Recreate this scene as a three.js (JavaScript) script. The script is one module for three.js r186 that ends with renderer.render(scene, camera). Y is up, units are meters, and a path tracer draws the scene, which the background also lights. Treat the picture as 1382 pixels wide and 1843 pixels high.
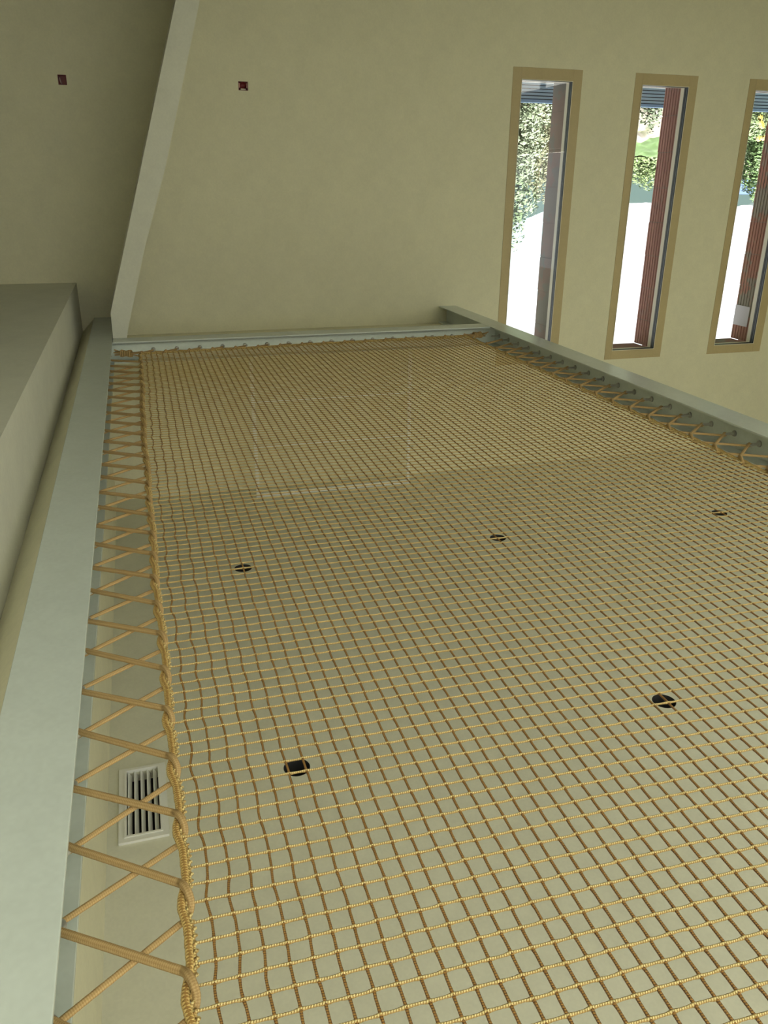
import * as THREE from 'three';
import { mergeGeometries } from 'three/addons/utils/BufferGeometryUtils.js';
import { RoundedBoxGeometry } from 'three/addons/geometries/RoundedBoxGeometry.js';
import { ImprovedNoise } from 'three/addons/math/ImprovedNoise.js';

// ---------------------------------------------------------------- camera, sky, sun, exposure
// The place is described with three lengths in metres: b (along the window wall), u (height above the
// camera, which is held 1.5 m above the floor) and a (distance towards the window wall).
const EYE = 1.5;
const P = (b, u, a) => new THREE.Vector3(-b, u + EYE, -a);
const scene = new THREE.Scene();
const renderer = new THREE.WebGLRenderer({ antialias: true });
renderer.toneMapping = THREE.LinearToneMapping;
renderer.toneMappingExposure = 2.75;
renderer.shadowMap.enabled = true;

const camera = new THREE.PerspectiveCamera(64.957, 1382 / 1843, 0.01, 3000);
{ // the phone was held upside down: the picture's right is world -x ... and its top is towards the floor
  const right = new THREE.Vector3(-0.95876658, -0.00860023, 0.28406457);
  const down = new THREE.Vector3(0.09973477, 0.92578768, 0.36465072);
  const fwd = new THREE.Vector3(-0.26611956, 0.37794603, -0.88675655);
  const m = new THREE.Matrix4().makeBasis(right, down.clone().negate(), fwd.clone().negate());
  camera.quaternion.setFromRotationMatrix(m).normalize();
  camera.position.copy(P(0, 0, 0));
}

let seed = 20240611;
const rnd = () => { seed = (seed * 1664525 + 1013904223) >>> 0; return seed / 4294967296; };
const noise = new ImprovedNoise();

{ // bright white overcast with thin bluish gaps
  const W = 512, H = 256, d = new Float32Array(W * H * 4);
  for (let j = 0; j < H; j++) for (let i = 0; i < W; i++) {
    const th = i / W * Math.PI * 2, el = (j + 0.5) / H * Math.PI - Math.PI / 2;
    const x = Math.cos(el) * Math.cos(th), y = Math.sin(el), z = Math.cos(el) * Math.sin(th);
    let n = noise.noise(x * 5, y * 16, z * 5) + 0.5 * noise.noise(x * 11 + 7, y * 34, z * 11) + 0.25 * noise.noise(x * 23, y * 60 + 3, z * 23);
    const g = THREE.MathUtils.smoothstep(n, 0.22, 0.62);
    const k = (j * W + i) * 4;
    d[k] = 1.0 - 0.30 * g; d[k + 1] = 1.0 - 0.03 * g; d[k + 2] = 1.0 - 0.03 * g; d[k + 3] = 1;
  }
  const t = new THREE.DataTexture(d, W, H, THREE.RGBAFormat, THREE.FloatType);
  t.mapping = THREE.EquirectangularReflectionMapping; t.magFilter = THREE.LinearFilter; t.minFilter = THREE.LinearFilter; t.needsUpdate = true;
  scene.background = t;
  scene.backgroundIntensity = 0.6;
}
const sun = new THREE.DirectionalLight(new THREE.Color().setRGB(1, 0.98, 0.92), 16.0);
sun.position.copy(P(11, 18, -22)); sun.target.position.copy(P(1, -1.5, -2));
sun.castShadow = true; sun.shadow.mapSize.set(2048, 2048);
Object.assign(sun.shadow.camera, { left: -30, right: 30, top: 30, bottom: -30, near: 1, far: 120 });
scene.add(sun, sun.target);

// ---------------------------------------------------------------- helpers
const used = new Map();
function numbered(n) { const k = used.get(n) ?? 0; used.set(n, k + 1); return k ? n + '_' + String(k).padStart(3, '0') : n; }
function shadows(o) { o.castShadow = true; o.receiveShadow = true; return o; }
function part(name, geo, mat, parent) { const m = shadows(new THREE.Mesh(geo, mat)); m.name = name; parent.add(m); return m; }
function structure(name, geo, mat, label) {
  const m = geo ? shadows(new THREE.Mesh(geo, mat)) : new THREE.Group();
  m.name = numbered(name); m.userData = { kind: 'structure', label, category: name.split('_')[0] }; scene.add(m); return m;
}
function thing(name, label, category, group) {
  const g = new THREE.Group(); g.name = numbered(name); g.userData = { label, category }; if (group) g.userData.group = group;
  scene.add(g); return g;
}
function thingMesh(name, geo, mat, label, category, group) {
  const m = shadows(new THREE.Mesh(geo, mat)); m.name = numbered(name); m.userData = { label, category }; if (group) m.userData.group = group;
  scene.add(m); return m;
}
// metre-scaled uv from position and facing
function metreUV(g) {
  const p = g.attributes.position, n = g.attributes.normal, uv = new Float32Array(p.count * 2);
  for (let i = 0; i < p.count; i++) {
    const x = p.getX(i), y = p.getY(i), z = p.getZ(i), ax = Math.abs(n.getX(i)), ay = Math.abs(n.getY(i)), az = Math.abs(n.getZ(i));
    if (ay >= ax && ay >= az) { uv[2 * i] = x; uv[2 * i + 1] = z; } else if (ax >= az) { uv[2 * i] = z; uv[2 * i + 1] = y; } else { uv[2 * i] = x; uv[2 * i + 1] = y; }
  }
  g.setAttribute('uv', new THREE.BufferAttribute(uv, 2)); return g;
}
function box(b0, b1, u0, u1, a0, a1, r = 0) {
  const w = Math.abs(b1 - b0), h = Math.abs(u1 - u0), d = Math.abs(a1 - a0);
  const g = r ? new RoundedBoxGeometry(w, h, d, 2, r) : new THREE.BoxGeometry(w, h, d);
  const c = P((b0 + b1) / 2, (u0 + u1) / 2, (a0 + a1) / 2);
  g.translate(c.x, c.y, c.z); return metreUV(g);
}
function sheetA(b0, b1, u0, u1, a) { // a sheet facing along a
  const g = new THREE.PlaneGeometry(b1 - b0, u1 - u0), c = P((b0 + b1) / 2, (u0 + u1) / 2, a); g.translate(c.x, c.y, c.z); return g;
}
function flip(g) { // mirror the winding after a mirrored map
  const ix = g.index;
  if (ix) { const a = ix.array; for (let i = 0; i < a.length; i += 3) { const t = a[i]; a[i] = a[i + 2]; a[i + 2] = t; } return g; }
  for (const k in g.attributes) { const at = g.attributes[k], s = at.itemSize, r = at.array;
    for (let i = 0; i < at.count; i += 3) for (let j = 0; j < s; j++) { const t = r[i * s + j]; r[i * s + j] = r[(i + 2) * s + j]; r[(i + 2) * s + j] = t; } }
  return g;
}
const poly = (pts) => { const s = new THREE.Shape(); pts.forEach(([x, y], i) => (i ? s.lineTo(x, y) : s.moveTo(x, y))); s.closePath(); return s; };
const rectPts = (x0, x1, y0, y1) => [[x0, y0], [x1, y0], [x1, y1], [x0, y1]];
const hole = (pts) => { const s = new THREE.Path(); pts.forEach(([x, y], i) => (i ? s.lineTo(x, y) : s.moveTo(x, y))); s.closePath(); return s; };
// a shape drawn in (b, u), extruded from a0 to a1
function wallShape(shape, a0, a1) {
  const g = new THREE.ExtrudeGeometry(shape, { depth: a1 - a0, bevelEnabled: false, curveSegments: 24 });
  g.applyMatrix4(new THREE.Matrix4().set(-1, 0, 0, 0, 0, 1, 0, EYE, 0, 0, -1, -a0, 0, 0, 0, 1)); return metreUV(g);
}
// a shape drawn in (b, a), extruded from u0 up to u1
function slabShape(shape, u0, u1) {
  const g = new THREE.ExtrudeGeometry(shape, { depth: u1 - u0, bevelEnabled: false, curveSegments: 24 });
  g.applyMatrix4(new THREE.Matrix4().set(-1, 0, 0, 0, 0, 0, 1, u0 + EYE, 0, -1, 0, 0, 0, 0, 0, 1)); return metreUV(flip(g));
}
function dataTex(n, fn, srgb, ch = 4) {
  const d = new Uint8Array(n * n * 4);
  for (let j = 0; j < n; j++) for (let i = 0; i < n; i++) { const c = fn(i / n, j / n), k = (j * n + i) * 4; for (let q = 0; q < 3; q++) d[k + q] = Math.max(0, Math.min(255, c[q])); d[k + 3] = 255; }
  const t = new THREE.DataTexture(d, n, n); t.wrapS = t.wrapT = THREE.RepeatWrapping; t.magFilter = THREE.LinearFilter; t.minFilter = THREE.LinearMipmapLinearFilter; t.generateMipmaps = true;
  if (srgb) t.colorSpace = THREE.SRGBColorSpace; t.needsUpdate = true; return t;
}
// tileable value noise
function tileNoise(cells, s0) {
  const v = []; let s = s0; for (let i = 0; i < cells * cells; i++) { s = (s * 1664525 + 1013904223) >>> 0; v.push(s / 4294967296); }
  return (x, y) => {
    x *= cells; y *= cells; const i = Math.floor(x), j = Math.floor(y); let fx = x - i, fy = y - j; fx = fx * fx * (3 - 2 * fx); fy = fy * fy * (3 - 2 * fy);
    const g = (a, b) => v[((b % cells + cells) % cells) * cells + ((a % cells + cells) % cells)];
    return (g(i, j) * (1 - fx) + g(i + 1, j) * fx) * (1 - fy) + (g(i, j + 1) * (1 - fx) + g(i + 1, j + 1) * fx) * fy;
  };
}
const n8 = tileNoise(8, 11), n24 = tileNoise(24, 5), n64 = tileNoise(64, 77), n128 = tileNoise(128, 31);

// ---------------------------------------------------------------- materials
const lin = (r, g, b) => new THREE.Color().setRGB(r, g, b);
const plasterMap = dataTex(256, (x, y) => { const v = 247 + 5 * (n8(x, y) - 0.5) + 4 * (n24(x, y) - 0.5) + 6 * (n128(x, y) - 0.5); return [v, v, v]; }, true);
const plasterBump = dataTex(256, (x, y) => { const v = 128 + 60 * (n64(x, y) - 0.5) + 90 * (n128(x, y) - 0.5); return [v, v, v]; });
function plaster(c, rough = 0.85) { return new THREE.MeshStandardMaterial({ color: c, roughness: rough, map: plasterMap, bumpMap: plasterBump, bumpScale: 0.0004 }); }
const M = {
  wall: plaster(lin(0.80, 0.765, 0.555)),
  ceiling: plaster(lin(0.83, 0.82, 0.67)),
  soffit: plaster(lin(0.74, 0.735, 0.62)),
  floor: plaster(lin(0.42, 0.43, 0.37), 0.6),
  steel: new THREE.MeshPhysicalMaterial({ color: lin(0.67, 0.73, 0.68), roughness: 0.24, map: plasterMap }),
  zinc: new THREE.MeshStandardMaterial({ color: lin(0.42, 0.41, 0.37), roughness: 0.4, metalness: 0.5 }),
  frame: new THREE.MeshStandardMaterial({ color: lin(0.53, 0.425, 0.225), roughness: 0.5, map: plasterMap }),
  bead: new THREE.MeshStandardMaterial({ color: lin(0.75, 0.70, 0.55), roughness: 0.45 }),
  gasket: new THREE.MeshStandardMaterial({ color: lin(0.012, 0.013, 0.016), roughness: 0.5 }),
  spacer: new THREE.MeshStandardMaterial({ color: lin(0.22, 0.26, 0.32), roughness: 0.5, metalness: 0.3 }),
  glass: new THREE.MeshPhysicalMaterial({ color: 0xffffff, roughness: 0, transmission: 1, thickness: 0, ior: 1.5 }),
  black: new THREE.MeshStandardMaterial({ color: lin(0.03, 0.03, 0.032), roughness: 0.6 }),
  white: new THREE.MeshStandardMaterial({ color: lin(0.86, 0.86, 0.80), roughness: 0.4 }),
};
// braided rope: two families of diagonal yarns; the relief is geometry or bump, the colour map alternates two tones
const yarn = (n, rows, x, y) => { const p = x * n + y * rows, q = x * n - y * rows, over = (Math.floor(p) + Math.floor(q)) & 1, r = over ? p - Math.floor(p) : q - Math.floor(q); return Math.pow(Math.sin(Math.PI * r), 0.7); };
// every second yarn of the braid is a darker one, each yarn of one even tone with some scatter in the dye
function braid(n, rows, light, dark, share, seedN) {
  const nz = tileNoise(32, seedN);
  return {
    map: dataTex(128, (x, y) => { const p = Math.floor(x * n + y * rows), q = Math.floor(x * n - y * rows), k = Math.max(0, Math.min(1, (((p + q) & 1) ? 1 - share * 0.3 : 0.1) + 0.35 * (nz(x, y) - 0.5))); return [0, 1, 2].map((c) => dark[c] + (light[c] - dark[c]) * k); }, true),
    bump: dataTex(128, (x, y) => { const v = 255 * yarn(n, rows, x, y); return [v, v, v]; }),
  };
}
const bl = braid(6, 5, [190, 161, 111], [160, 129, 82], 0.45, 3);
M.lacing = new THREE.MeshStandardMaterial({ map: bl.map, bumpMap: bl.bump, bumpScale: 0.0002, roughness: 0.75 });
const bb = braid(3, 3, [232, 202, 130], [152, 114, 58], 0.42, 9);
M.border = new THREE.MeshStandardMaterial({ map: bb.map, bumpMap: bb.bump, bumpScale: 0.0003, roughness: 0.6 });
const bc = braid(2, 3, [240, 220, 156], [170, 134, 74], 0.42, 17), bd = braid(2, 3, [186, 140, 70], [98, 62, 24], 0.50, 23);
M.cord = new THREE.MeshStandardMaterial({ map: bc.map, bumpMap: bc.bump, bumpScale: 0.0012, roughness: 0.5 }); // paler cord colour, with the light on the cross cords painted in
M.shadedCord = new THREE.MeshStandardMaterial({ map: bd.map, bumpMap: bd.bump, bumpScale: 0.0012, roughness: 0.5 }); // same cord made browner, shade of the lengthwise cords painted into the colour

// ---------------------------------------------------------------- the room
const R_OUT = 2.701, WALL = 6.845, OUT = 7.19, CEIL = 2.55, FLOOR = -EYE;
const wins = [{ o: [3.121, 3.757], i: [3.199, 3.672] }, { o: [4.264, 4.888], i: [4.336, 4.804] }, { o: [5.428, 6.067], i: [5.499, 5.974] }];
const WU = [-0.894, 1.562], WI = [-0.808, 1.480];
const boxes = [[-0.394, -0.336, -0.697, -0.632], [0.880, 0.952, -0.703, -0.642]];
{
  const s = poly(rectPts(-3.2, 7.3, FLOOR - 0.2, CEIL + 0.2));
  for (const w of wins) s.holes.push(hole(rectPts(w.o[0] + 0.01, w.o[1] - 0.01, WU[0] + 0.01, WU[1] - 0.01)));
  for (const [b0, b1, u0, u1] of boxes) s.holes.push(hole(rectPts(b0, b1, u0, u1)));
  structure('wall_far', wallShape(s, WALL, WALL + 0.10), M.wall, 'cream plastered wall with three tall narrow windows');
}
structure('floor', box(-3.4, 7.5, FLOOR - 0.2, FLOOR, -4.4, WALL + 0.1), M.floor, 'beige floor of the ground storey');
structure('wall_left', box(-3.4, -3.2, FLOOR, CEIL + 0.2, -4.4, WALL + 0.1), M.wall, 'cream plastered wall closing the room behind the soffit');
{ // side wall beyond the narrow windows, with a second wide glazed opening towards the back of the room
  const s = poly(rectPts(-4.4, WALL + 0.1, FLOOR, CEIL + 0.2)); s.holes.push(hole(rectPts(-3.6, 1.2, -0.6, 1.5)));
  const g = new THREE.ExtrudeGeometry(s, { depth: 0.2, bevelEnabled: false }); // drawn in (a, u)
  g.applyMatrix4(new THREE.Matrix4().set(0, 0, -1, -7.3, 0, 1, 0, EYE, -1, 0, 0, 0, 0, 0, 0, 1)); structure('wall_right', metreUV(flip(g)), M.wall, 'cream plastered side wall with a wide glazed opening');
  const w = structure('window_5', null, null, 'wide glazing in the side wall');
  for (const a of [-3.6, -1.2, 1.14]) part('mullion', box(7.36, 7.44, -0.6, 1.5, a, a + 0.06), M.bead, w);
  for (const u of [-0.6, 1.44]) part('rail', box(7.365, 7.435, u, u + 0.06, -3.54, 1.14), M.bead, w);
  for (const [a0, a1] of [[-3.54, -1.2], [-1.14, 1.14]]) for (const [u0, u1] of [[-0.54, 1.44]]) part('pane', box(7.398, 7.402, u0, u1, a0, a1), M.glass, w);
}
{ // back wall behind the photographer with a large double-height opening
  const s = poly(rectPts(-3.4, 7.5, FLOOR, CEIL + 0.2));
  s.holes.push(hole(rectPts(-0.3, 6.8, -0.4, 2.35)));
  structure('wall_back', wallShape(s, -4.4, -4.2), M.wall, 'cream plastered wall with a wide glazed opening');
  const w = structure('window_4', null, null, 'wide glazing behind the photographer');
  for (const b of [-0.3, 2.2, 4.5, 6.74]) part('mullion', box(b, b + 0.06, -0.4, 2.35, -4.34, -4.26), M.bead, w);
  for (const u of [-0.4, 2.29]) part('rail', box(-0.24, 6.74, u, u + 0.06, -4.335, -4.265), M.bead, w);
  for (const [b0, b1] of [[-0.24, 2.2], [2.26, 4.5], [4.56, 6.74]]) for (const [u0, u1] of [[-0.34, 2.29]]) part('pane', sheetA(b0, b1, u0, u1, -4.30), M.glass, w);
}
// ceiling of the upper storey with the cut-outs of five downlights and one air vent
const spots = [[0.524, 5.233], [2.501, 5.237], [4.522, 5.217], [0.495, 3.039], [2.480, 3.021]], SPOT_R = 0.0625;
const VENT = { b: [-0.305, -0.100], a: [2.762, 3.232], ib: [-0.272, -0.133], ia: [2.795, 3.210] };
{
  const s = poly(rectPts(-3.4, 7.5, -4.4, WALL + 0.1));
  for (const [b, a] of spots) { const h = new THREE.Path(); h.absarc(b, a, SPOT_R, 0, Math.PI * 2, true); s.holes.push(h); }
  s.holes.push(hole(rectPts(VENT.ib[0], VENT.ib[1], VENT.ia[0], VENT.ia[1])));
  structure('ceiling', slabShape(s, CEIL, CEIL + 0.05), M.ceiling, 'cream plastered ceiling above the net');
  structure('roof', box(-3.6, 7.7, CEIL + 0.25, CEIL + 0.4, -4.8, OUT + 0.3), M.wall, 'roof slab over the house');
}
// storey floor to the left of the net: ceiling strip, upper wall and lowered soffit
structure('ceiling_left', box(-3.2, -0.3525, 1.146, 1.30, -4.2, WALL), M.wall, 'floor slab left of the net, seen from below');
structure('trim_1', wallShape(poly([[-0.4475, 1.108], [-0.3535, 1.006], [-0.3535, 1.146], [-0.4475, 1.146]]), -4.2, WALL), M.wall, 'narrow cream ceiling strip between the soffit and the steel beam');
structure('wall_upper', box(-0.45, -0.352, 1.30, CEIL, -4.2, WALL), M.wall, 'cream wall of the upper storey left of the net');
{
  const g = box(-3.2, -0.448, 0.730, 1.146, -4.2, WALL);
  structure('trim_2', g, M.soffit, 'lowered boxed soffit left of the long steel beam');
}
// leaning partition that stops under the corner of the steel frame
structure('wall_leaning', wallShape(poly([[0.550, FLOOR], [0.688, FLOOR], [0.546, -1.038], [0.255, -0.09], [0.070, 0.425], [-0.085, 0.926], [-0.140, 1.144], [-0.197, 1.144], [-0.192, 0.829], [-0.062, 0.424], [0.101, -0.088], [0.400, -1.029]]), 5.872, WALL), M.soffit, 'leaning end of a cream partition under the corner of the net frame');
structure('floor_upper', box(-0.205, R_OUT, 1.147, 1.176, 5.80, WALL), M.wall, 'edge of the upper floor strip along the window wall');

// ---------------------------------------------------------------- outer wall of hollow clay blocks around the windows
const clayTex = (c0, c1, st, amount) => dataTex(256, (x, y) => {
  const n = n8(x, y) * 0.5 + n24(x, y) * 0.3 + n128(x, y) * 0.2, k = THREE.MathUtils.smoothstep(n8(y * 0.5 + 0.3, x) * 0.7 + n24(x, y) * 0.4, 1 - amount, 1.2 - amount);
  return [0, 1, 2].map((i) => (c0[i] + (c1[i] - c0[i]) * n) * (1 - k) + st[i] * k);
}, true);
const clay = [
  new THREE.MeshStandardMaterial({ map: clayTex([134, 114, 108], [150, 128, 120], [128, 124, 118], 0.55), roughness: 0.95 }),
  new THREE.MeshStandardMaterial({ map: clayTex([150, 106, 98], [172, 126, 116], [150, 116, 108], 0.28), roughness: 0.95 }),
  new THREE.MeshStandardMaterial({ map: clayTex([148, 102, 88], [170, 122, 104], [138, 130, 116], 0.52), roughness: 0.95 }),
];
{
  const wall = structure('wall_outer', null, null, 'outer leaf of hollow clay blocks around the windows');
  const s = poly(rectPts(-3.4, 7.5, FLOOR - 0.2, CEIL + 0.2));
  for (const w of wins) s.holes.push(hole(rectPts(w.i[0] - 0.1, w.i[1] + 0.1, WI[0] - 0.02, WI[1] + 0.1)));
  part('masonry', wallShape(s, WALL + 0.105, OUT), clay[1], wall);
  // a block: grooved face towards the opening, drawn in (depth, thickness)
  const blockGeo = (len, grooved = true) => {
    const D = OUT - (WALL + 0.107), T = 0.098, pts = [[0, T], [0, 0.0]]; const N = 6;
    if (grooved) for (let k = 0; k < N; k++) { const x = (k + 0.5) / N * D; pts.push([x - 0.005, 0], [x - 0.004, 0.011], [x + 0.004, 0.011], [x + 0.005, 0]); }
    pts.push([D, 0], [D, T]);
    return new THREE.ExtrudeGeometry(poly(pts), { depth: len, bevelEnabled: false });
  };
  const mortar = new THREE.MeshStandardMaterial({ color: lin(0.22, 0.17, 0.15), roughness: 1 });
  const full = blockGeo(0.300), rest = blockGeo(0.225), plain = blockGeo(0.300, false);
  wins.forEach((w, wi) => {
    for (const side of [1, -1]) {
      const b = side > 0 ? w.i[1] : w.i[0];
      let u = -0.900 + 0.003, k = 0;
      while (u < WI[1] - 0.01) {
        const len = Math.min(0.300, WI[1] - u - 0.002);
        const short = wi > 0 && len < 0.29 && len > 0.2, g = (wi === 0 ? plain : short ? rest : full).clone();
        if (len < 0.299) g.scale(1, 1, len / (short ? 0.225 : 0.300));
        // local (depth, thickness, length) -> (a, b, u)
        g.applyMatrix4(new THREE.Matrix4().set(0, -side, 0, -b, 0, 0, 1, u + EYE, -1, 0, 0, -(WALL + 0.107), 0, 0, 0, 1));
        if (side < 0) flip(g);
        g.translate(-side * (rnd() * 0.004 - 0.001), 0, (rnd() - 0.5) * 0.004);
        metreUV(g);
        const m = part('clay_block', g, clay[wi], wall);
        const j0 = side > 0 ? b + 0.004 : b - 0.097, j1 = side > 0 ? b + 0.097 : b - 0.004;
        if (u + len + 0.006 < WI[1]) part('mortar_joint', box(j0, j1, u + len - 0.001, u + len + 0.006, WALL + 0.109, OUT - 0.004), mortar, wall);
        u += len + 0.005; k++;
      }
    }
    part('lintel', box(w.i[0], w.i[1], WI[1] + 0.004, WI[1] + 0.098, WALL + 0.107, OUT), clay[wi === 0 ? 2 : wi], wall);
    part('sill', box(w.i[0] - 0.02, w.i[1] + 0.02, WI[0] - 0.05, WI[0] - 0.02, WALL + 0.105, OUT + 0.04), M.white, wall);
  });
  const paper = part('paper_patch', box(5.967, 5.9705, 1.135, 1.335, 6.975, 7.185), new THREE.MeshStandardMaterial({ color: lin(0.55, 0.52, 0.54), roughness: 0.8 }), wall);
  paper.userData.label = 'pale patch stuck on the clay blocks';
}
// ---------------------------------------------------------------- windows
function ring(o, i, a0, a1) { const s = poly(rectPts(...o)); s.holes.push(hole(rectPts(...i))); return wallShape(s, a0, a1); }
wins.forEach((w, k) => {
  const g = structure('window_' + (k + 1), null, null, ['tall narrow window nearest the net frame', 'middle one of three tall narrow windows', 'tall narrow window at the edge of the picture'][k]);
  const o = [w.o[0], w.o[1], WU[0], WU[1]], i = [w.i[0], w.i[1], WI[0], WI[1]], off = (q, d) => [q[0] + d, q[1] - d, q[2] + d, q[3] - d];
  // frame of two stiles and two rails, standing a little proud of the plaster
  const fa = [WALL - 0.004, WALL + 0.052];
  part('stile', box(o[0], i[0], o[2], o[3], fa[0], fa[1], 0.002), M.frame, g);
  part('stile', box(i[1], o[1], o[2], o[3], fa[0], fa[1], 0.002), M.frame, g);
  part('rail', box(i[0], i[1], o[2], i[2], fa[0], fa[1], 0.002), M.frame, g);
  part('rail', box(i[0], i[1], i[3], o[3], fa[0], fa[1], 0.002), M.frame, g);
  part('glazing_bead', ring(i, off(i, 0.005), WALL - 0.0065, WALL - 0.0052), M.bead, g);
  part('gasket', ring(i, off(i, 0.006), WALL - 0.005, WALL + 0.012), M.gasket, g);
  part('spacer', ring(i, off(i, 0.0055), WALL + 0.0125, WALL + 0.0165), M.spacer, g);
  part('gasket', ring(i, off(i, 0.006), WALL + 0.017, WALL + 0.050), M.gasket, g);
  part('outer_frame', ring([i[0] - 0.09, i[1] + 0.09, i[2] - 0.09, i[3] + 0.09], off(i, 0.003), WALL + 0.054, WALL + 0.1045), M.bead, g);
  part('pane', sheetA(i[0] + 0.004, i[1] - 0.004, i[2] + 0.004, i[3] - 0.004, WALL + 0.0145), M.glass, g);
});

// ---------------------------------------------------------------- steel frame
const FL = 0.009, BH = 0.145, BU = 1.0, EYEU = 1.072;
const L = { in: -0.199, out: -0.3525 }, R = { in: 2.545, out: 2.701 }, F = { in: 5.705, out: 5.862 };
L.web = (L.in + L.out) / 2; R.web = (R.in + R.out) / 2; F.web = (F.in + F.out) / 2;
const A0 = -0.85;
function beamAlongA(name, label, s, a0, a1) {
  const g = thing(name, label, 'steel beam', 'painted steel beams of the net frame');
  part('bottom_flange', box(s.in, s.out, BU, BU + FL, a0, a1, 0.002), M.steel, g);
  part('web', box(s.web - 0.003, s.web + 0.003, BU + FL, BU + BH - FL, a0, a1), M.steel, g);
  part('top_flange', box(s.in, s.out, BU + BH - FL, BU + BH, a0, a1, 0.002), M.steel, g);
  return g;
}
function beamAlongB(name, label, s, b0, b1, w0, w1) {
  const g = thing(name, label, 'steel beam', 'painted steel beams of the net frame');
  part('bottom_flange', box(b0, b1, BU, BU + FL, s.in, s.out, 0.002), M.steel, g);
  part('web', box(w0, w1, BU + FL, BU + BH - FL, s.web - 0.003, s.web + 0.003), M.steel, g);
  part('top_flange', box(b0, b1, BU + BH - FL, BU + BH, s.in, s.out, 0.002), M.steel, g);
  return g;
}
const beamL = beamAlongA('steel_beam', 'long grey steel beam with a wide bright underside, beside the soffit', L, A0, WALL);
const beamR = beamAlongA('steel_beam', 'long grey steel beam crossing in front of the narrow windows', R, A0, WALL);
const beamF = beamAlongB('steel_beam', 'short white-lit steel beam across the far end of the net', F, L.in + 0.003, R.in - 0.003, L.web + 0.004, R.web - 0.004);
const Nr = { in: -0.55, out: -0.707 }; Nr.web = (Nr.in + Nr.out) / 2;
beamAlongB('steel_beam', 'steel beam at the near end of the net above the photographer', Nr, L.in + 0.003, R.in - 0.003, L.web + 0.004, R.web - 0.004);

// eye bolts, each a part of the beam that it is screwed into
const eyeGeo = (() => { // local: screwed in at the origin, pointing along +x
  const ringG = new THREE.TorusGeometry(0.0125, 0.0046, 10, 22); ringG.rotateX(Math.PI / 2); ringG.translate(0.052, 0, 0);
  const shank = new THREE.CylinderGeometry(0.0066, 0.0066, 0.040, 12); shank.rotateZ(Math.PI / 2); shank.translate(0.020, 0, 0);
  return mergeGeometries([ringG, shank]);
})();
const washerGeo = (() => { const g = new THREE.LatheGeometry([[0.0, 0.008], [0.011, 0.008], [0.0135, 0.006], [0.0155, 0.0], [0, 0]].map(([x, y]) => new THREE.Vector2(x, y)), 20); g.rotateZ(-Math.PI / 2); return g; })();
function eyeBolt(parent, b, u, a, dir, tilt = 0) {
  const m = part('eye_bolt', eyeGeo, M.zinc, parent); m.position.copy(P(b, u, a));
  if (dir === 'b+') m.rotation.y = Math.PI; else if (dir === 'a-') m.rotation.y = -Math.PI / 2;
  m.rotateX(tilt); part('washer', washerGeo, M.zinc, m); return m;
}
const eyesL = [], eyesR = [], eyesF = [];
for (let k = -9; k <= 27; k++) { const a = 1.180 + 0.164 * k; eyesL.push({ a, k }); eyeBolt(beamL, L.web + 0.003, EYEU, a, 'b+', (rnd() - 0.5) * 0.5); }
for (let k = -19; k <= 17; k++) { const a = 2.849 + 0.1678 * k; eyesR.push({ a, k }); eyeBolt(beamR, R.web - 0.003, EYEU, a, 'b-', 0.3 + (rnd() - 0.5) * 0.6); }
for (let k = 0; k <= 15; k++) { const b = 0.064 + 0.157 * k; eyesF.push({ b, k }); eyeBolt(beamF, b, EYEU, F.web - 0.003, 'a-', 0.9 + (rnd() - 0.5) * 0.5); }
for (const b of [-0.150, 2.452]) { // plain bolt heads at both ends of the far beam
  const g = new THREE.CylinderGeometry(0.011, 0.011, 0.007, 6); g.rotateX(Math.PI / 2); const c = P(b, 1.075, F.web - 0.0065); g.translate(c.x, c.y, c.z);
  part('bolt_head', g, M.steel, beamF);
}

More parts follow.
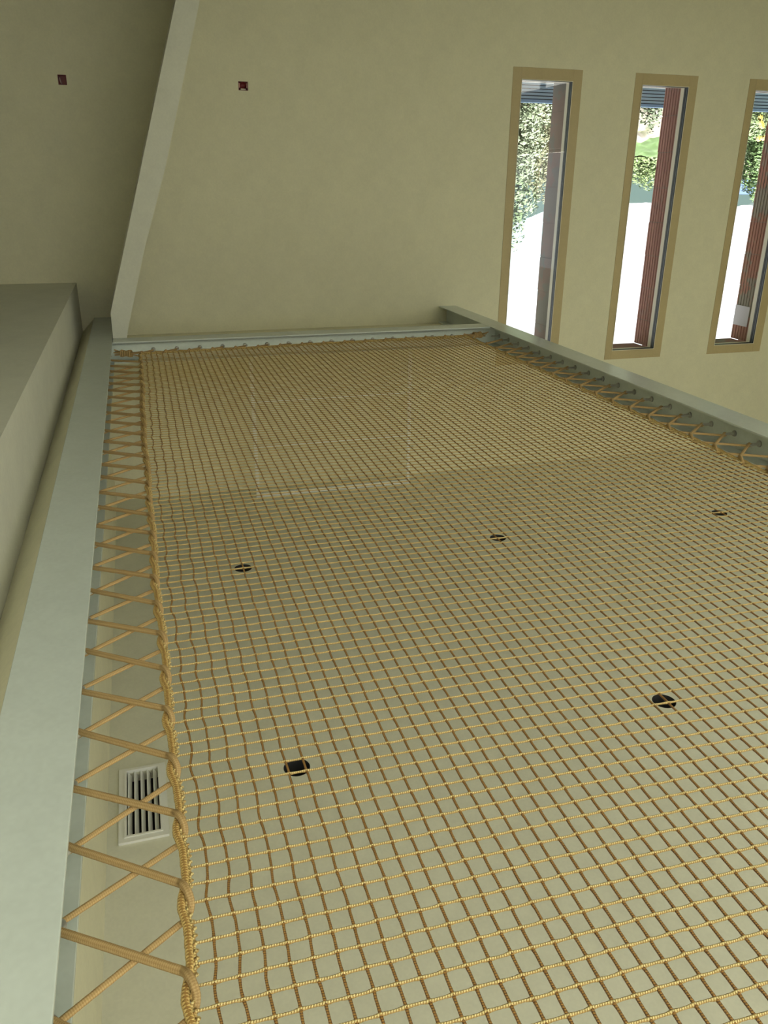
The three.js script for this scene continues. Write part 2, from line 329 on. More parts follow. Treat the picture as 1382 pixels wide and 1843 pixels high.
// ---------------------------------------------------------------- rope sweeping
function sweep(pts, radius, radial, along, relief) { // relief: [yarns round, rows per repeat, share of the radius]
  const n = pts.length, pos = new Float32Array(n * (radial + 1) * 3), nor = new Float32Array(n * (radial + 1) * 3), uv = new Float32Array(n * (radial + 1) * 2), idx = [];
  const t = new THREE.Vector3(), pt = new THREE.Vector3(), N = new THREE.Vector3(), B = new THREE.Vector3(), q = new THREE.Quaternion(), d = new THREE.Vector3();
  let len = 0;
  for (let i = 0; i < n; i++) {
    t.subVectors(pts[Math.min(i + 1, n - 1)], pts[Math.max(i - 1, 0)]).normalize();
    if (i === 0) { N.set(0, 1, 0); if (Math.abs(t.y) > 0.9) N.set(1, 0, 0); N.addScaledVector(t, -N.dot(t)).normalize(); }
    else { q.setFromUnitVectors(pt, t); N.applyQuaternion(q).addScaledVector(t, -N.dot(t)).normalize(); len += pts[i].distanceTo(pts[i - 1]); }
    pt.copy(t); B.crossVectors(t, N);
    const r0 = typeof radius === 'function' ? radius(i, i / (n - 1)) : radius;
    for (let j = 0; j <= radial; j++) {
      const th = j / radial * Math.PI * 2, k = i * (radial + 1) + j; d.copy(N).multiplyScalar(Math.cos(th)).addScaledVector(B, Math.sin(th));
      const r = relief ? r0 * (1 - relief[2] + relief[2] * yarn(relief[0], relief[1], j / radial, len / along)) : r0;
      pos[3 * k] = pts[i].x + d.x * r; pos[3 * k + 1] = pts[i].y + d.y * r; pos[3 * k + 2] = pts[i].z + d.z * r;
      nor[3 * k] = d.x; nor[3 * k + 1] = d.y; nor[3 * k + 2] = d.z; uv[2 * k] = j / radial; uv[2 * k + 1] = len / along;
    }
  }
  for (let i = 0; i < n - 1; i++) for (let j = 0; j < radial; j++) { const a = i * (radial + 1) + j, b = a + radial + 1; idx.push(a, b + 1, b, a, a + 1, b + 1); }
  const g = new THREE.BufferGeometry(); g.setAttribute('position', new THREE.BufferAttribute(pos, 3)); g.setAttribute('normal', new THREE.BufferAttribute(nor, 3)); g.setAttribute('uv', new THREE.BufferAttribute(uv, 2)); g.setIndex(idx);
  if (relief) g.computeVertexNormals();
  return g;
}
// a curve with straight runs and soft turns through its points
function ropeCurve(pts, step = 0.008) { const c = new THREE.CatmullRomCurve3(pts, false, 'centripetal'); return c.getSpacedPoints(Math.max(4, Math.ceil(c.getLength() / step))); }

// ---------------------------------------------------------------- the net
const NETU = 1.062, PB = 0.0356, PA = 0.0370;
const KB = 66, B_LEFT = -0.030, B_RIGHT = -0.030 + PB * (KB + 0.9), A_FAR = 5.66, A_NEAR = -0.45, KA = Math.floor((A_FAR - A_NEAR) / PA);
const frac = (x) => x - Math.floor(x);
// scallops of the border between the lacing points: pulled out just past each point, slack between
const scal = (t) => 0.5 * (Math.cos(2 * Math.PI * (t - 0.15)) + 0.35 * Math.cos(4 * Math.PI * (t - 0.13)));
const pullL = (a) => scal(frac((1.180 - a) / 0.164)) + 0.25 * Math.sin(a * 9.1 + 1) + 0.2 * Math.sin(a * 3.7);
const pullR = (a) => scal(frac((2.849 - 0.2 - a) / 0.1678)) + 0.2 * Math.sin(a * 7.3);
const pullF = (b) => scal(frac((0.064 - 0.10 - b) / 0.157));
function netPoint(b, a) { // rest position in the net -> point in the room
  const dl = b - B_LEFT, dr = B_RIGHT - b, df = A_FAR - a;
  let bb = b, aa = a, uu = NETU;
  bb -= 0.0085 * pullL(a) * Math.exp(-dl / 0.12);
  bb += 0.0095 * pullR(a) * Math.exp(-dr / 0.13);
  bb += 0.006 * Math.sin(a * 1.3 + 0.4) * Math.exp(-dl / 0.5);
  aa += 0.007 * pullF(b) * Math.exp(-df / 0.12);
  aa += 0.12 * (b / 2.4 - 0.5) * THREE.MathUtils.smoothstep(a, 4.2, 5.66);
  uu += 0.0025 * noise.noise(b * 2.1, a * 2.1, 4.2);
  return [bb, uu, aa];
}
const NP = (b, a, du = 0) => { const [x, y, z] = netPoint(b, a); return P(x, y + du, z); };
const edgeL = (a) => netPoint(B_LEFT, a), edgeR = (a) => netPoint(B_RIGHT, a), edgeF = (b) => netPoint(b, A_FAR);
const net = thing('rope_net', 'golden square-mesh rope net stretched overhead inside the steel frame', 'net');
const CR = 0.00245;
const nodeRadius = (i) => (i % 3 === 0 ? CR * 1.2 : CR), crossRadius = (i) => (i % 3 === 0 ? CR * 1.38 : CR * 0.92);
for (let k = 0; k < KB; k++) { // cords running towards the window wall
  const b = B_LEFT + PB * (k + 1), pts = [], jit = (rnd() - 0.5) * 0.0016;
  for (let j = 0; j <= KA; j++) for (let s = 0; s < 3; s++) { if (j === KA && s) break; const a = A_NEAR + PA * (j + s / 3); pts.push(NP(b + jit + 0.0007 * Math.sin(j * 1.7 + k * 2.3), a)); }
  part('mesh_cord', sweep(pts, nodeRadius, 6, 0.012), M.shadedCord, net);
}
for (let j = 1; j < KA; j++) { // cords running across
  const a = A_NEAR + PA * j, pts = [], jit = (rnd() - 0.5) * 0.0016;
  for (let k = 0; k <= KB; k++) for (let s = 0; s < 3; s++) { if (k === KB && s) break; const b = B_LEFT + PB * (k + s / 3); pts.push(NP(b, a + jit + 0.0007 * Math.sin(k * 2.1 + j * 1.3))); }
  pts.push(NP(B_RIGHT, a + jit));
  part('cross_cord', sweep(pts, crossRadius, 6, 0.012), M.cord, net);
}
// border: a thick braided rope with a whipping of thinner cord along its inner side
function border(fn, s0, s1, inward) {
  const n = Math.ceil(Math.abs(s1 - s0) / 0.0025), core = [], whip = [];
  for (let i = 0; i <= n; i++) { const s = s0 + (s1 - s0) * i / n; core.push(fn(s, -0.0035)); }
  const m = Math.ceil(Math.abs(s1 - s0) / 0.0022);
  for (let i = 0; i <= m; i++) { const s = s0 + (s1 - s0) * i / m, th = s * 2 * Math.PI / 0.0135; const p = fn(s, 0.0062 + 0.0022 * Math.cos(th)); p.y += 0.0028 * Math.sin(th); whip.push(p); }
  const rope = part('border_rope', sweep(core, 0.0068, 16, 0.017, [3, 3, 0.22]), M.border, net);
  part('whipping', sweep(whip, 0.0029, 5, 0.010), M.cord, rope);
}
border((a, d) => { const [x, y, z] = edgeL(a); return P(x + d, y, z); }, A_NEAR, A_FAR);
border((a, d) => { const [x, y, z] = edgeR(a); return P(x - d, y, z); }, A_NEAR, A_FAR);
border((b, d) => { const [x, y, z] = edgeF(b); return P(x, y, z - d); }, B_LEFT, B_RIGHT);
border((b, d) => { const [x, y, z] = netPoint(b, A_NEAR); return P(x, y, z + d); }, B_LEFT, B_RIGHT);

// ---------------------------------------------------------------- lacing ropes: two interleaved ropes on each side
function lerp3(p, q, t) { return p.clone().lerp(q, t); }
function lacing(label, eyes, k0, eyePos, netPos, outward) { // outward: direction from the beam towards the net
  const pts = [];
  const list = eyes.filter((e) => ((e.k - k0) % 2 + 2) % 2 === 0).sort((x, y) => (y.a ?? y.b) - (x.a ?? x.b));
  list.forEach((e, i) => {
    const lo = eyePos(e, -0.004), hi = eyePos(e, 0.005), w = netPos(e);
    pts.push(hi.clone()); pts.push(eyePos(e, 0, true)); pts.push(lo.clone());
    pts.push(lerp3(lo, w[0], 0.08), lerp3(lo, w[0], 0.5), lerp3(lo, w[0], 0.94), ...w);
    const nx = list[i + 1];
    if (nx) { const h2 = eyePos(nx, 0.005), l = w[w.length - 1]; pts.push(lerp3(l, h2, 0.06), lerp3(l, h2, 0.5), lerp3(l, h2, 0.92)); }
  });
  const path = ropeCurve(pts, 0.003);
  // pulled flat and wide on the runs under the border, rounder on the runs above it
  const raw = path.map((p, i) => (path[Math.min(i + 1, path.length - 1)].clone().sub(path[Math.max(i - 1, 0)]).dot(outward) > 0 ? 0.0063 : 0.0048));
  const soft = raw.map((_, i) => { let t = 0, n = 0; for (let k = -9; k <= 9; k++) if (raw[i + k]) { t += raw[i + k]; n++; } return t / n; });
  return thingMesh('lacing_rope', sweep(path, (i) => soft[i] * 1.1, 18, 0.018, [6, 5, 0.07]), M.lacing, label, 'rope', 'tan lacing ropes between the net and the beams');
}
const ringB = (e) => (e.k % 2 === 0 ? -0.214 : -0.236);
function netL(e) {
  const w = (da, db, du) => { const a = e.a - da, [x, y] = edgeL(Math.min(a, A_FAR)); return P(x + db, y + du, a); };
  return [w(0.145, -0.012, -0.005), w(0.158, -0.003, -0.0122), w(0.174, 0.0075, -0.0115), w(0.188, 0.0120, -0.001), w(0.202, 0.004, 0.0115), w(0.215, -0.012, 0.008)];
}
function netR(e) {
  const w = (da, db, du) => { const a = e.a - da, [x, y] = edgeR(Math.min(a, A_FAR)); return P(x - db, y + du, a); };
  return [w(0.181, -0.012, -0.005), w(0.194, -0.003, -0.0122), w(0.210, 0.0075, -0.0115), w(0.224, 0.0120, -0.001), w(0.238, 0.004, 0.0115), w(0.251, -0.012, 0.008)];
}
function netF(e) {
  const w = (db, da, du) => { const b = Math.max(B_LEFT, e.b - db), [x, y, z] = edgeF(b); return P(x, y + du, z - da); };
  return [w(0.075, -0.013, -0.003), w(0.085, 0.002, -0.0118), w(0.095, 0.0150, -0.006), w(0.108, 0.0150, 0.006), w(0.118, 0.001, 0.0125), w(0.128, -0.012, 0.009)];
}
const okL = eyesL.filter((e) => e.a > -0.35 && e.a < 5.6), okR = eyesR.filter((e) => e.a > -0.3 && e.a < 5.7);
lacing('tan lacing rope on the soffit side, turning at the beam edge in sharp bends', okL, 0, (e, du, tip) => P(ringB(e) - (tip ? 0.006 : 0), EYEU + du, e.a + (du ? 0 : 0) - (tip ? 0 : du * 0.4)), netL, new THREE.Vector3(-1, 0, 0));
lacing('tan lacing rope on the soffit side, crossing itself before the beam edge', okL, 1, (e, du, tip) => P(ringB(e) - (tip ? 0.006 : 0), EYEU + du, e.a - (tip ? 0 : du * 0.4)), netL, new THREE.Vector3(-1, 0, 0));
lacing('tan lacing rope on the window side, through the eye bolt at the picture edge', okR, 0, (e, du, tip) => P(2.566 + (tip ? 0.006 : 0), EYEU + du, e.a - (tip ? 0 : du * 0.4)), netR, new THREE.Vector3(1, 0, 0));
lacing('tan lacing rope on the window side, through the second eye bolt from the picture edge', okR, 1, (e, du, tip) => P(2.566 + (tip ? 0.006 : 0), EYEU + du, e.a - (tip ? 0 : du * 0.4)), netR, new THREE.Vector3(1, 0, 0));
lacing('tan lacing rope along the far beam, through the eye bolt next to the corner knot', eyesF, 0, (e, du, tip) => P(e.b - (tip ? 0 : du * 0.4), EYEU + du, F.web - 0.052 + (tip ? 0.006 : 0)), netF, new THREE.Vector3(0, 0, 1));
lacing('tan lacing rope along the far beam, through the second eye bolt from the corner knot', eyesF, 1, (e, du, tip) => P(e.b - (tip ? 0 : du * 0.4), EYEU + du, F.web - 0.052 + (tip ? 0.006 : 0)), netF, new THREE.Vector3(0, 0, 1));
// corner lashings: a bundle of strands from the net corner to the frame corner, wound round with rope
function lashing(label, c0, c1, side) {
  const g = thing('corner_lashing', label, 'rope knot'); const dir = c1.clone().sub(c0), len = dir.length(); dir.normalize();
  const x = new THREE.Vector3().crossVectors(dir, new THREE.Vector3(0, 1, 0)).normalize(), y = new THREE.Vector3().crossVectors(x, dir);
  for (const [i, j] of [[-0.009, -0.004], [0.009, -0.004], [0, 0.009]]) {
    const off = x.clone().multiplyScalar(i).addScaledVector(y, j);
    part('strand', sweep(ropeCurve([c0.clone().addScaledVector(off, 2.4), lerp3(c0, c1, 0.3).add(off), lerp3(c0, c1, 0.8).add(off), c1.clone().addScaledVector(off, 1.4)]), 0.0050, 8, 0.022), M.lacing, g);
  }
  const coil = []; for (let i = 0; i <= 150; i++) { const t = i / 150, th = t * Math.PI * 2 * 6.5, r = 0.0175 + 0.003 * Math.sin(t * 9); coil.push(lerp3(c0, c1, 0.36 + 0.42 * t).addScaledVector(x, Math.cos(th) * r).addScaledVector(y, Math.sin(th) * r)); }
  part('coil', sweep(coil, 0.0052, 8, 0.022), M.lacing, g);
  // a loose end
  const e0 = coil[150]; part('tail', sweep(ropeCurve([e0, e0.clone().addScaledVector(dir, 0.02).addScaledVector(y, -0.010), e0.clone().addScaledVector(dir, 0.045).addScaledVector(x, side * 0.012).addScaledVector(y, -0.022)]), 0.0048, 8, 0.022), M.lacing, g);
  return g;
}
{ const [x, y, z] = netPoint(B_LEFT, A_FAR); lashing('wound rope knot at the corner of the net beside the leaning partition', P(x + 0.01, y, z - 0.01), P(-0.190, 1.064, 5.66), 1); }
{ const [x, y, z] = netPoint(B_RIGHT, A_FAR); lashing('wound rope knot at the corner of the net near the window', P(x - 0.01, y, z - 0.01), P(2.53, 1.066, 5.765), -1); }

// ---------------------------------------------------------------- ceiling fittings
const cupGeo = (() => { const pts = [[SPOT_R - 0.0015, 0.0], [SPOT_R - 0.0015, 0.20], [0, 0.20]].map(([x, y]) => new THREE.Vector2(x, y)); const o = [[0, 0.203], [SPOT_R - 0.0005, 0.203], [SPOT_R - 0.0005, 0]].map(([x, y]) => new THREE.Vector2(x, y)); return mergeGeometries([new THREE.LatheGeometry(pts, 40), new THREE.LatheGeometry(o, 40)]); })();
const spotLabels = ['small black downlight opening nearest the glass partition', 'small black downlight opening in the middle of the far row', 'small black downlight opening closest to the window-side beam', 'large black downlight opening nearest the air vent', 'large black downlight opening farthest from the air vent'];
spots.forEach(([b, a], k) => { const m = thingMesh('downlight_opening', cupGeo, M.black, spotLabels[k], 'downlight', 'black downlight openings in the ceiling'); m.position.copy(P(b, CEIL, a)); });
{
  const v = thing('air_vent', 'white ceiling air vent with long slanted blades', 'air vent');
  const s = poly(rectPts(VENT.b[0], VENT.b[1], VENT.a[0], VENT.a[1])); s.holes.push(hole(rectPts(VENT.ib[0], VENT.ib[1], VENT.ia[0], VENT.ia[1])));
  part('frame', slabShape(s, CEIL - 0.012, CEIL), M.white, v);
  const s2 = poly(rectPts(VENT.ib[0] - 0.009, VENT.ib[1] + 0.009, VENT.ia[0] - 0.009, VENT.ia[1] + 0.009)); s2.holes.push(hole(rectPts(VENT.ib[0], VENT.ib[1], VENT.ia[0], VENT.ia[1])));
  part('lip', slabShape(s2, CEIL - 0.017, CEIL - 0.012), M.white, v);
  const w = VENT.ib[1] - VENT.ib[0], len = VENT.ia[1] - VENT.ia[0];
  for (let k = 0; k < 5; k++) { // blades leaning over, joined at the end bars
    const g = new RoundedBoxGeometry(0.030, 0.0022, len - 0.004, 1, 0.001); g.rotateZ(-1.05);
    const c = P(VENT.ib[0] + 0.013 + w * k / 5, CEIL + 0.004, (VENT.ia[0] + VENT.ia[1]) / 2); g.translate(c.x, c.y, c.z); part('blade', g, M.white, v);
  }
  const d = [[VENT.ib[0] - 0.004, VENT.ib[0], VENT.ia[0], VENT.ia[1]], [VENT.ib[1], VENT.ib[1] + 0.004, VENT.ia[0], VENT.ia[1]], [VENT.ib[0], VENT.ib[1], VENT.ia[0] - 0.004, VENT.ia[0]], [VENT.ib[0], VENT.ib[1], VENT.ia[1], VENT.ia[1] + 0.004]];
  const duct = mergeGeometries([...d.map(([b0, b1, a0, a1]) => box(b0, b1, CEIL + 0.051, CEIL + 0.20, a0, a1)), box(VENT.ib[0], VENT.ib[1], CEIL + 0.196, CEIL + 0.20, VENT.ia[0], VENT.ia[1])]);
  part('duct', duct, M.black, v);
}
// ---------------------------------------------------------------- open flush boxes for sockets in the far wall
const redPlastic = new THREE.MeshStandardMaterial({ color: lin(0.16, 0.012, 0.016), roughness: 0.45 });
boxes.forEach(([b0, b1, u0, u1], k) => {
  const t = thing('flush_box', k ? 'open red flush box in the lit wall beside the windows' : 'open red flush box in the shaded wall behind the soffit', 'wiring box', 'open wiring boxes');
  const a0 = WALL + 0.004, a1 = WALL + 0.045, th = 0.003, e = 0.0005;
  part('shell', mergeGeometries([box(b0 + e, b0 + th, u0 + e, u1 - e, a0, a1), box(b1 - th, b1 - e, u0 + e, u1 - e, a0, a1), box(b0 + th, b1 - th, u0 + e, u0 + th, a0, a1), box(b0 + th, b1 - th, u1 - th, u1 - e, a0, a1), box(b0 + th, b1 - th, u0 + th, u1 - th, a1 - th, a1)]), redPlastic, t);
  const cb = (b0 + b1) / 2, cu = (u0 + u1) / 2;
  if (k) {
    const g = new THREE.LatheGeometry([[0, 0.0], [0.022, 0.0], [0.025, 0.004], [0.025, 0.03], [0.021, 0.03], [0.019, 0.008], [0, 0.008]].map(([x, y]) => new THREE.Vector2(x, y)), 28); g.rotateX(Math.PI / 2); const c = P(cb, cu - 0.003, a1 - th); g.translate(c.x, c.y, c.z);
    part('insert', g, redPlastic, t);
    part('terminal', box(cb - 0.018, cb + 0.020, u1 - 0.013, u1 - 0.005, WALL + 0.006, WALL + 0.03, 0.002), M.bead, t);
    for (const s of [-1, 1]) part('clamp', box(cb + s * 0.029 - 0.004, cb + s * 0.029 + 0.004, cu - 0.02, cu + 0.012, WALL + 0.006, WALL + 0.03, 0.001), new THREE.MeshStandardMaterial({ color: lin(0.55, 0.28, 0.24), roughness: 0.5 }), t);
  } else {
    const c = [P(b0 + 0.012, u0 + 0.018, WALL + 0.03), P(b0 + 0.013, u0 + 0.026, WALL + 0.006), P(b0 + 0.017, u0 + 0.046, WALL + 0.008), P(b0 + 0.02, u0 + 0.052, WALL + 0.03)];
    part('wire', sweep(ropeCurve(c, 0.004), 0.0042, 8, 0.02), new THREE.MeshStandardMaterial({ color: lin(0.5, 0.36, 0.33), roughness: 0.5 }), t);
  }
});
// ---------------------------------------------------------------- glazed partition on the upper floor, seen through the net
{
  const t = thing('glazed_partition', 'thin white framed glass partition with three panes, seen through the net', 'partition'), a = 6.60, k = a / WALL;
  const b0 = 0.862 * k, b1 = 2.288 * k, u0 = 1.177, u1 = CEIL, us = [u0, 1.766 * k, 2.167 * k, u1];
  for (let i = 0; i < 3; i++) part('pane', sheetA(b0 + 0.014, b1 - 0.014, us[i] + 0.008, us[i + 1] - (i < 2 ? 0.008 : 0.034), a + 0.002), M.glass, t);
  for (const b of [b0, b1]) part('stile', box(b - 0.015, b + 0.015, u0, u1, a - 0.006, a + 0.010, 0.003), M.white, t);
  for (const u of [us[1], us[2]]) part('rail', box(b0 + 0.0155, b1 - 0.0155, u - 0.009, u + 0.009, a - 0.005, a + 0.009, 0.003), M.white, t);
  part('rail', box(b0 + 0.0155, b1 - 0.0155, u1 - 0.034, u1 - 0.0005, a - 0.008, a + 0.010, 0.003), M.white, t);
  for (const u of [1.458, 1.738, 2.010, 2.282, 2.555]) { const g = new THREE.CylinderGeometry(0.006, 0.006, 0.034, 10); const c = P(b1 + 0.029, Math.min(u * k, CEIL - 0.05), a + 0.002); g.rotateZ(Math.PI / 2); g.translate(c.x, c.y, c.z); part('hinge', g, M.zinc, t); }
}

// ---------------------------------------------------------------- outside
const GROUND = -1.75;
structure('ground', box(-30, 60, GROUND - 0.2, GROUND, 7.6, 120), new THREE.MeshStandardMaterial({ color: lin(0.04, 0.056, 0.022), roughness: 1, map: plasterMap }), 'grass ground of the garden');
structure('wall_shade_block', box(7.72, 12.5, FLOOR, CEIL + 0.4, 3.6, OUT + 0.3), M.wall, 'added block beyond the side wall that shades the fence');  // unseen block, added to keep the slatted fence in shadow
{ // pale blue slatted fence
  const t = thing('slat_fence', 'pale blue slatted fence standing outside below the windows', 'fence');
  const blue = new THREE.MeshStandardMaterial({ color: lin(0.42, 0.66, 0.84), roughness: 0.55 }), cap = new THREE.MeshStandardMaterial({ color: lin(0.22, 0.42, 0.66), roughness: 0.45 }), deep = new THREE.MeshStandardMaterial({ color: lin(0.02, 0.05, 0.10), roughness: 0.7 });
  const a = 9.0, top = -0.835;
  part('cap_rail', box(3.4, 9.2, top - 0.032, top, a - 0.02, a + 0.03, 0.004), cap, t);
  for (let k = 0; k < 25; k++) { const u = top - 0.040 - 0.034 * k; const g = new RoundedBoxGeometry(5.8, 0.025, 0.008, 1, 0.002); g.rotateX(0.25); const c = P(6.3, u - 0.0125, a); g.translate(c.x, c.y, c.z); part('slat', g, blue, t); }
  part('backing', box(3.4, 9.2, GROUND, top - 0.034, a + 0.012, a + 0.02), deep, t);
  for (const b of [3.4, 4.85, 6.3, 7.75, 9.14]) part('post', box(b, b + 0.06, GROUND, top - 0.033, a + 0.021, a + 0.08), cap, t);
}
// plants: trunks, stems and many single leaves
const leafQuad = (s, c, n, spin, out) => { // two triangles bent along the middle
  const t = new THREE.Vector3(Math.cos(spin), Math.sin(spin) * 0.6, Math.sin(spin)).normalize(), b = new THREE.Vector3().crossVectors(n, t).normalize(); t.crossVectors(b, n).normalize();
  const p = [c.clone().addScaledVector(t, -s), c.clone().addScaledVector(b, s * 0.42).addScaledVector(n, 0.1 * s), c.clone().addScaledVector(t, s), c.clone().addScaledVector(b, -s * 0.42).addScaledVector(n, 0.1 * s)];
  for (const i of [0, 2, 1, 0, 3, 2]) { out.p.push(p[i].x, p[i].y, p[i].z); out.n.push(n.x, n.y, n.z); }
};
function foliage(blobs, count, size) {
  const out = { p: [], n: [] }, tot = blobs.reduce((s, q) => s + q.w, 0);
  for (const q of blobs) for (let i = 0; i < count * q.w / tot; i++) {
    const d = new THREE.Vector3(rnd() * 2 - 1, rnd() * 2 - 1, rnd() * 2 - 1); if (d.lengthSq() > 1 || d.lengthSq() < 0.02) { i--; continue; }
    const r = 0.55 + 0.45 * Math.pow(rnd(), 0.6); d.normalize();
    const c = new THREE.Vector3(q.c.x + d.x * q.r.x * r, q.c.y + d.y * q.r.y * r, q.c.z + d.z * q.r.z * r);
    const n = d.clone().add(new THREE.Vector3(rnd() - 0.5, rnd() * 0.8, rnd() - 0.5).multiplyScalar(1.2)).normalize();
    leafQuad(size * (0.6 + 0.8 * rnd()), c, n, rnd() * 6.283, out);
  }
  const g = new THREE.BufferGeometry(); g.setAttribute('position', new THREE.Float32BufferAttribute(out.p, 3)); g.setAttribute('normal', new THREE.Float32BufferAttribute(out.n, 3)); return g;
}
const leafMat = (r, g, b) => new THREE.MeshPhysicalMaterial({ color: lin(r * 0.25, g * 0.27, b * 0.23), roughness: 0.7, transmission: 0.3, thickness: 0, side: THREE.DoubleSide });
const bark = new THREE.MeshStandardMaterial({ color: lin(0.12, 0.09, 0.06), roughness: 0.95 });
function plant(name, label, category, dir, a, halfWidth, top, mat, count, size, stems = 1, lumps = 7) {
  // dir: b over a; top: height over distance
  const t = thing(name, label, category, 'garden plants outside the windows'); const b = dir * a, base = P(b, GROUND, a), H = top * a - GROUND; t.position.copy(base);
  const blobs = [];
  for (let i = 0; i < lumps; i++) { const f = i / (lumps - 1), ang = i * 2.4, rr = halfWidth * 0.45 * (1 - f * 0.6); blobs.push({ c: new THREE.Vector3(Math.cos(ang) * rr, H * (0.16 + 0.66 * f), Math.sin(ang) * rr), r: new THREE.Vector3(halfWidth * (0.75 - 0.35 * f), H * 0.18 + 0.1, halfWidth * (0.75 - 0.35 * f)), w: 1 + (1 - f) }); }
  part('foliage', foliage(blobs, count, size), mat, t);
  for (let i = 0; i < stems; i++) { const ang = i * 2.1; part(stems > 1 ? 'stem' : 'trunk', sweep(ropeCurve([new THREE.Vector3(Math.cos(ang) * 0.1 * (stems - 1), 0, Math.sin(ang) * 0.1 * (stems - 1)), new THREE.Vector3(Math.cos(ang) * 0.05, H * 0.4, 0.02), new THREE.Vector3(Math.cos(ang) * halfWidth * 0.2, H * 0.8, Math.sin(ang) * 0.1)], 0.15), (i2, f) => (stems > 1 ? 0.02 : 0.07) * (1 - 0.6 * f), 7, 0.5), bark, t); }
  return t;
}
plant('shrub', 'sage green shrub behind the fence, first window', 'shrub', 0.474, 14.5, 0.62, -0.005, leafMat(0.34, 0.42, 0.27), 5200, 0.035, 3);
plant('shrub', 'pale yellowish shrub behind the fence, first window beside its jamb', 'shrub', 0.507, 16.9, 0.66, 0.018, leafMat(0.50, 0.48, 0.28), 5200, 0.033, 3);
plant('tree', 'tall green tree with a tip against the sky, first window', 'tree', 0.460, 24.0, 1.15, 0.078, leafMat(0.20, 0.32, 0.12), 5200, 0.07, 1);
plant('tree', 'slender young conifer against the far hill, first window', 'tree', 0.499, 25.6, 0.22, 0.026, leafMat(0.22, 0.33, 0.16), 1400, 0.06, 1);
plant('shrub', 'bright green round shrub below the hill, middle window', 'shrub', 0.655, 23.0, 1.35, 0.002, leafMat(0.36, 0.52, 0.16), 7000, 0.055, 3);
plant('shrub', 'dark green plant on pale ground just above the fence, middle window', 'shrub', 0.651, 12.4, 0.30, -0.068, leafMat(0.10, 0.18, 0.05), 1300, 0.032, 3);
plant('shrub', 'fresh green shrub rising to the hill, third window', 'shrub', 0.824, 19.0, 0.55, 0.014, leafMat(0.26, 0.46, 0.13), 5200, 0.05, 3);
{ // yellow flowers in front of the third window
  const yellow = new THREE.MeshStandardMaterial({ color: lin(0.22, 0.15, 0.01), roughness: 0.6, side: THREE.DoubleSide }), green = leafMat(0.32, 0.45, 0.14);
  const t = thing('flower_bush', 'bush of tall stems with yellow flowers, third window', 'flowers'); t.position.copy(P(0.809 * 13.6, GROUND, 13.6));
  part('foliage', foliage([0, 1, 2, 3].map((i) => ({ c: new THREE.Vector3(Math.cos(i * 1.7) * 0.25, 0.30 + 0.1 * i, Math.sin(i * 1.7) * 0.2), r: new THREE.Vector3(0.45, 0.35, 0.35), w: 1 })), 3200, 0.045), green, t);
  for (let i = 0; i < 30; i++) {
    const out = { p: [], n: [] }, ang = i * 2.39, rr = 0.08 + 0.4 * rnd(), h = 0.45 + 0.55 * rnd(), c = new THREE.Vector3(-0.45 + 0.9 * rnd(), h, 0.62 + 0.2 * rnd());
    for (let k = 0; k < 9; k++) { const th = k / 9 * 6.283; leafQuad(0.034, c.clone().add(new THREE.Vector3(Math.cos(th) * 0.030, Math.sin(th) * 0.030, 0.008)), new THREE.Vector3(Math.cos(th) * 0.3, Math.sin(th) * 0.3 + 0.3, 1).normalize(), th, out); }
    const g = new THREE.BufferGeometry(); g.setAttribute('position', new THREE.Float32BufferAttribute(out.p, 3)); g.setAttribute('normal', new THREE.Float32BufferAttribute(out.n, 3));
    const f = part('flower', g, yellow, t);
    part('stalk', sweep([new THREE.Vector3(Math.cos(ang) * rr * 0.5, 0, Math.sin(ang) * rr * 0.5), c], 0.006, 5, 0.1), green, f);
  }
}
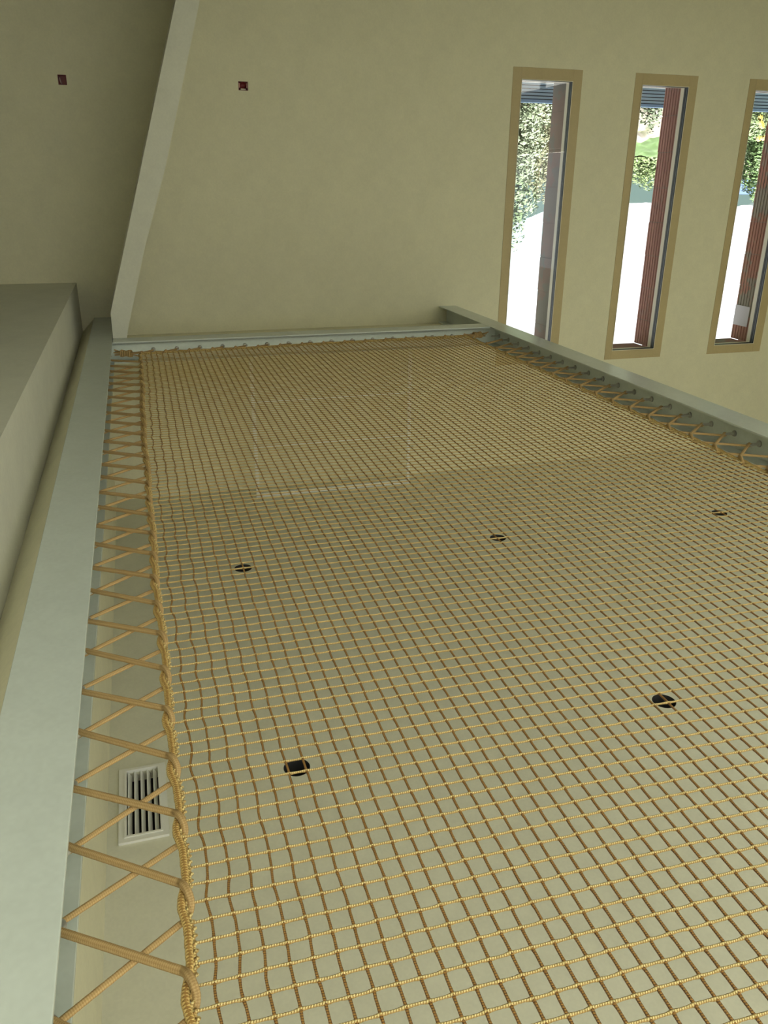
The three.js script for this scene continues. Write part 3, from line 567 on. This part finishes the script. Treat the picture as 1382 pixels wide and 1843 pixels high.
{ // pale stony bank, small house, hill
  const bank = new THREE.PlaneGeometry(1.9, 3.0, 30, 30); const p = bank.attributes.position;
  for (let i = 0; i < p.count; i++) { const x = p.getX(i), y = p.getY(i); p.setZ(i, 0.22 * noise.noise(x * 1.7, y * 1.7, 1) + 0.1 * noise.noise(x * 5, y * 5, 2)); }
  bank.rotateX(-Math.PI / 2 + 0.30); bank.computeVertexNormals(); const c = P(0.648 * 14.6, -1.30, 14.6); bank.translate(c.x, c.y, c.z);
  thingMesh('stony_bank', bank, new THREE.MeshStandardMaterial({ color: lin(0.13, 0.125, 0.11), roughness: 1, map: clayTex([200, 196, 186], [250, 248, 240], [150, 160, 120], 0.3) }), 'pale stony bank behind the fence, middle window', 'bank');
  const slope = new THREE.PlaneGeometry(3.4, 2.6, 34, 26), q = slope.attributes.position;
  for (let i = 0; i < q.count; i++) q.setZ(i, 0.10 * noise.noise(q.getX(i) * 3, q.getY(i) * 3, 6) + 0.05 * noise.noise(q.getX(i) * 9, q.getY(i) * 9, 8));
  slope.rotateX(-Math.PI / 2 + 0.38); slope.computeVertexNormals(); const sc = P(0.652 * 18.6, -1.20, 18.6); slope.translate(sc.x, sc.y, sc.z);
  thingMesh('grass_slope', slope, new THREE.MeshStandardMaterial({ color: lin(0.07, 0.10, 0.05), roughness: 1, map: clayTex([170, 190, 150], [235, 250, 220], [150, 175, 120], 0.4) }), 'light green grassy slope below the round shrub, middle window', 'slope');
  const hs = thing('house', 'far pink house with a blue roof, third window', 'house'), hb = 0.797 * 60, ha = 60;
  part('wall', box(hb - 2.4, hb + 2.0, GROUND, -0.55, ha, ha + 5), new THREE.MeshStandardMaterial({ color: lin(0.3, 0.24, 0.2), roughness: 0.9 }), hs);
  const rs = poly([[hb - 2.8, -0.55], [hb + 2.4, -0.55], [hb + 1.4, 0.55], [hb - 1.8, 0.55]]);
  part('roof', wallShape(rs, ha - 0.4, ha + 5.4), new THREE.MeshStandardMaterial({ color: lin(0.03, 0.06, 0.13), roughness: 0.7 }), hs);
}
{ // wooded ridge on the horizon
  const D = 420, key = [[-1.2, 0.03], [0.0, 0.045], [0.40, 0.060], [0.47, 0.046], [0.495, 0.037], [0.515, 0.030], [0.56, 0.022], [0.649, 0.021], [0.70, 0.017], [0.79, 0.027], [0.83, 0.021], [1.0, 0.03], [1.6, 0.04]];
  const s = new THREE.Shape(); s.moveTo(key[0][0] * D, -14);
  for (let i = 0; i < key.length - 1; i++) for (let k = 0; k < 24; k++) { const f = k / 24, x = key[i][0] + (key[i + 1][0] - key[i][0]) * f, y = key[i][1] + (key[i + 1][1] - key[i][1]) * f; s.lineTo(x * D, y * D + 0.5 * noise.noise(x * 120, 3, 1) + 0.25 * noise.noise(x * 400, 3, 5)); }
  s.lineTo(1.6 * D, -14); s.closePath();
  const g = wallShape(s, D, D + 60);
  thingMesh('hill', g, new THREE.MeshStandardMaterial({ color: lin(0.012, 0.026, 0.024), roughness: 1 }), 'wooded hill on the horizon behind the garden', 'hill');
}
renderer.render(scene, camera);
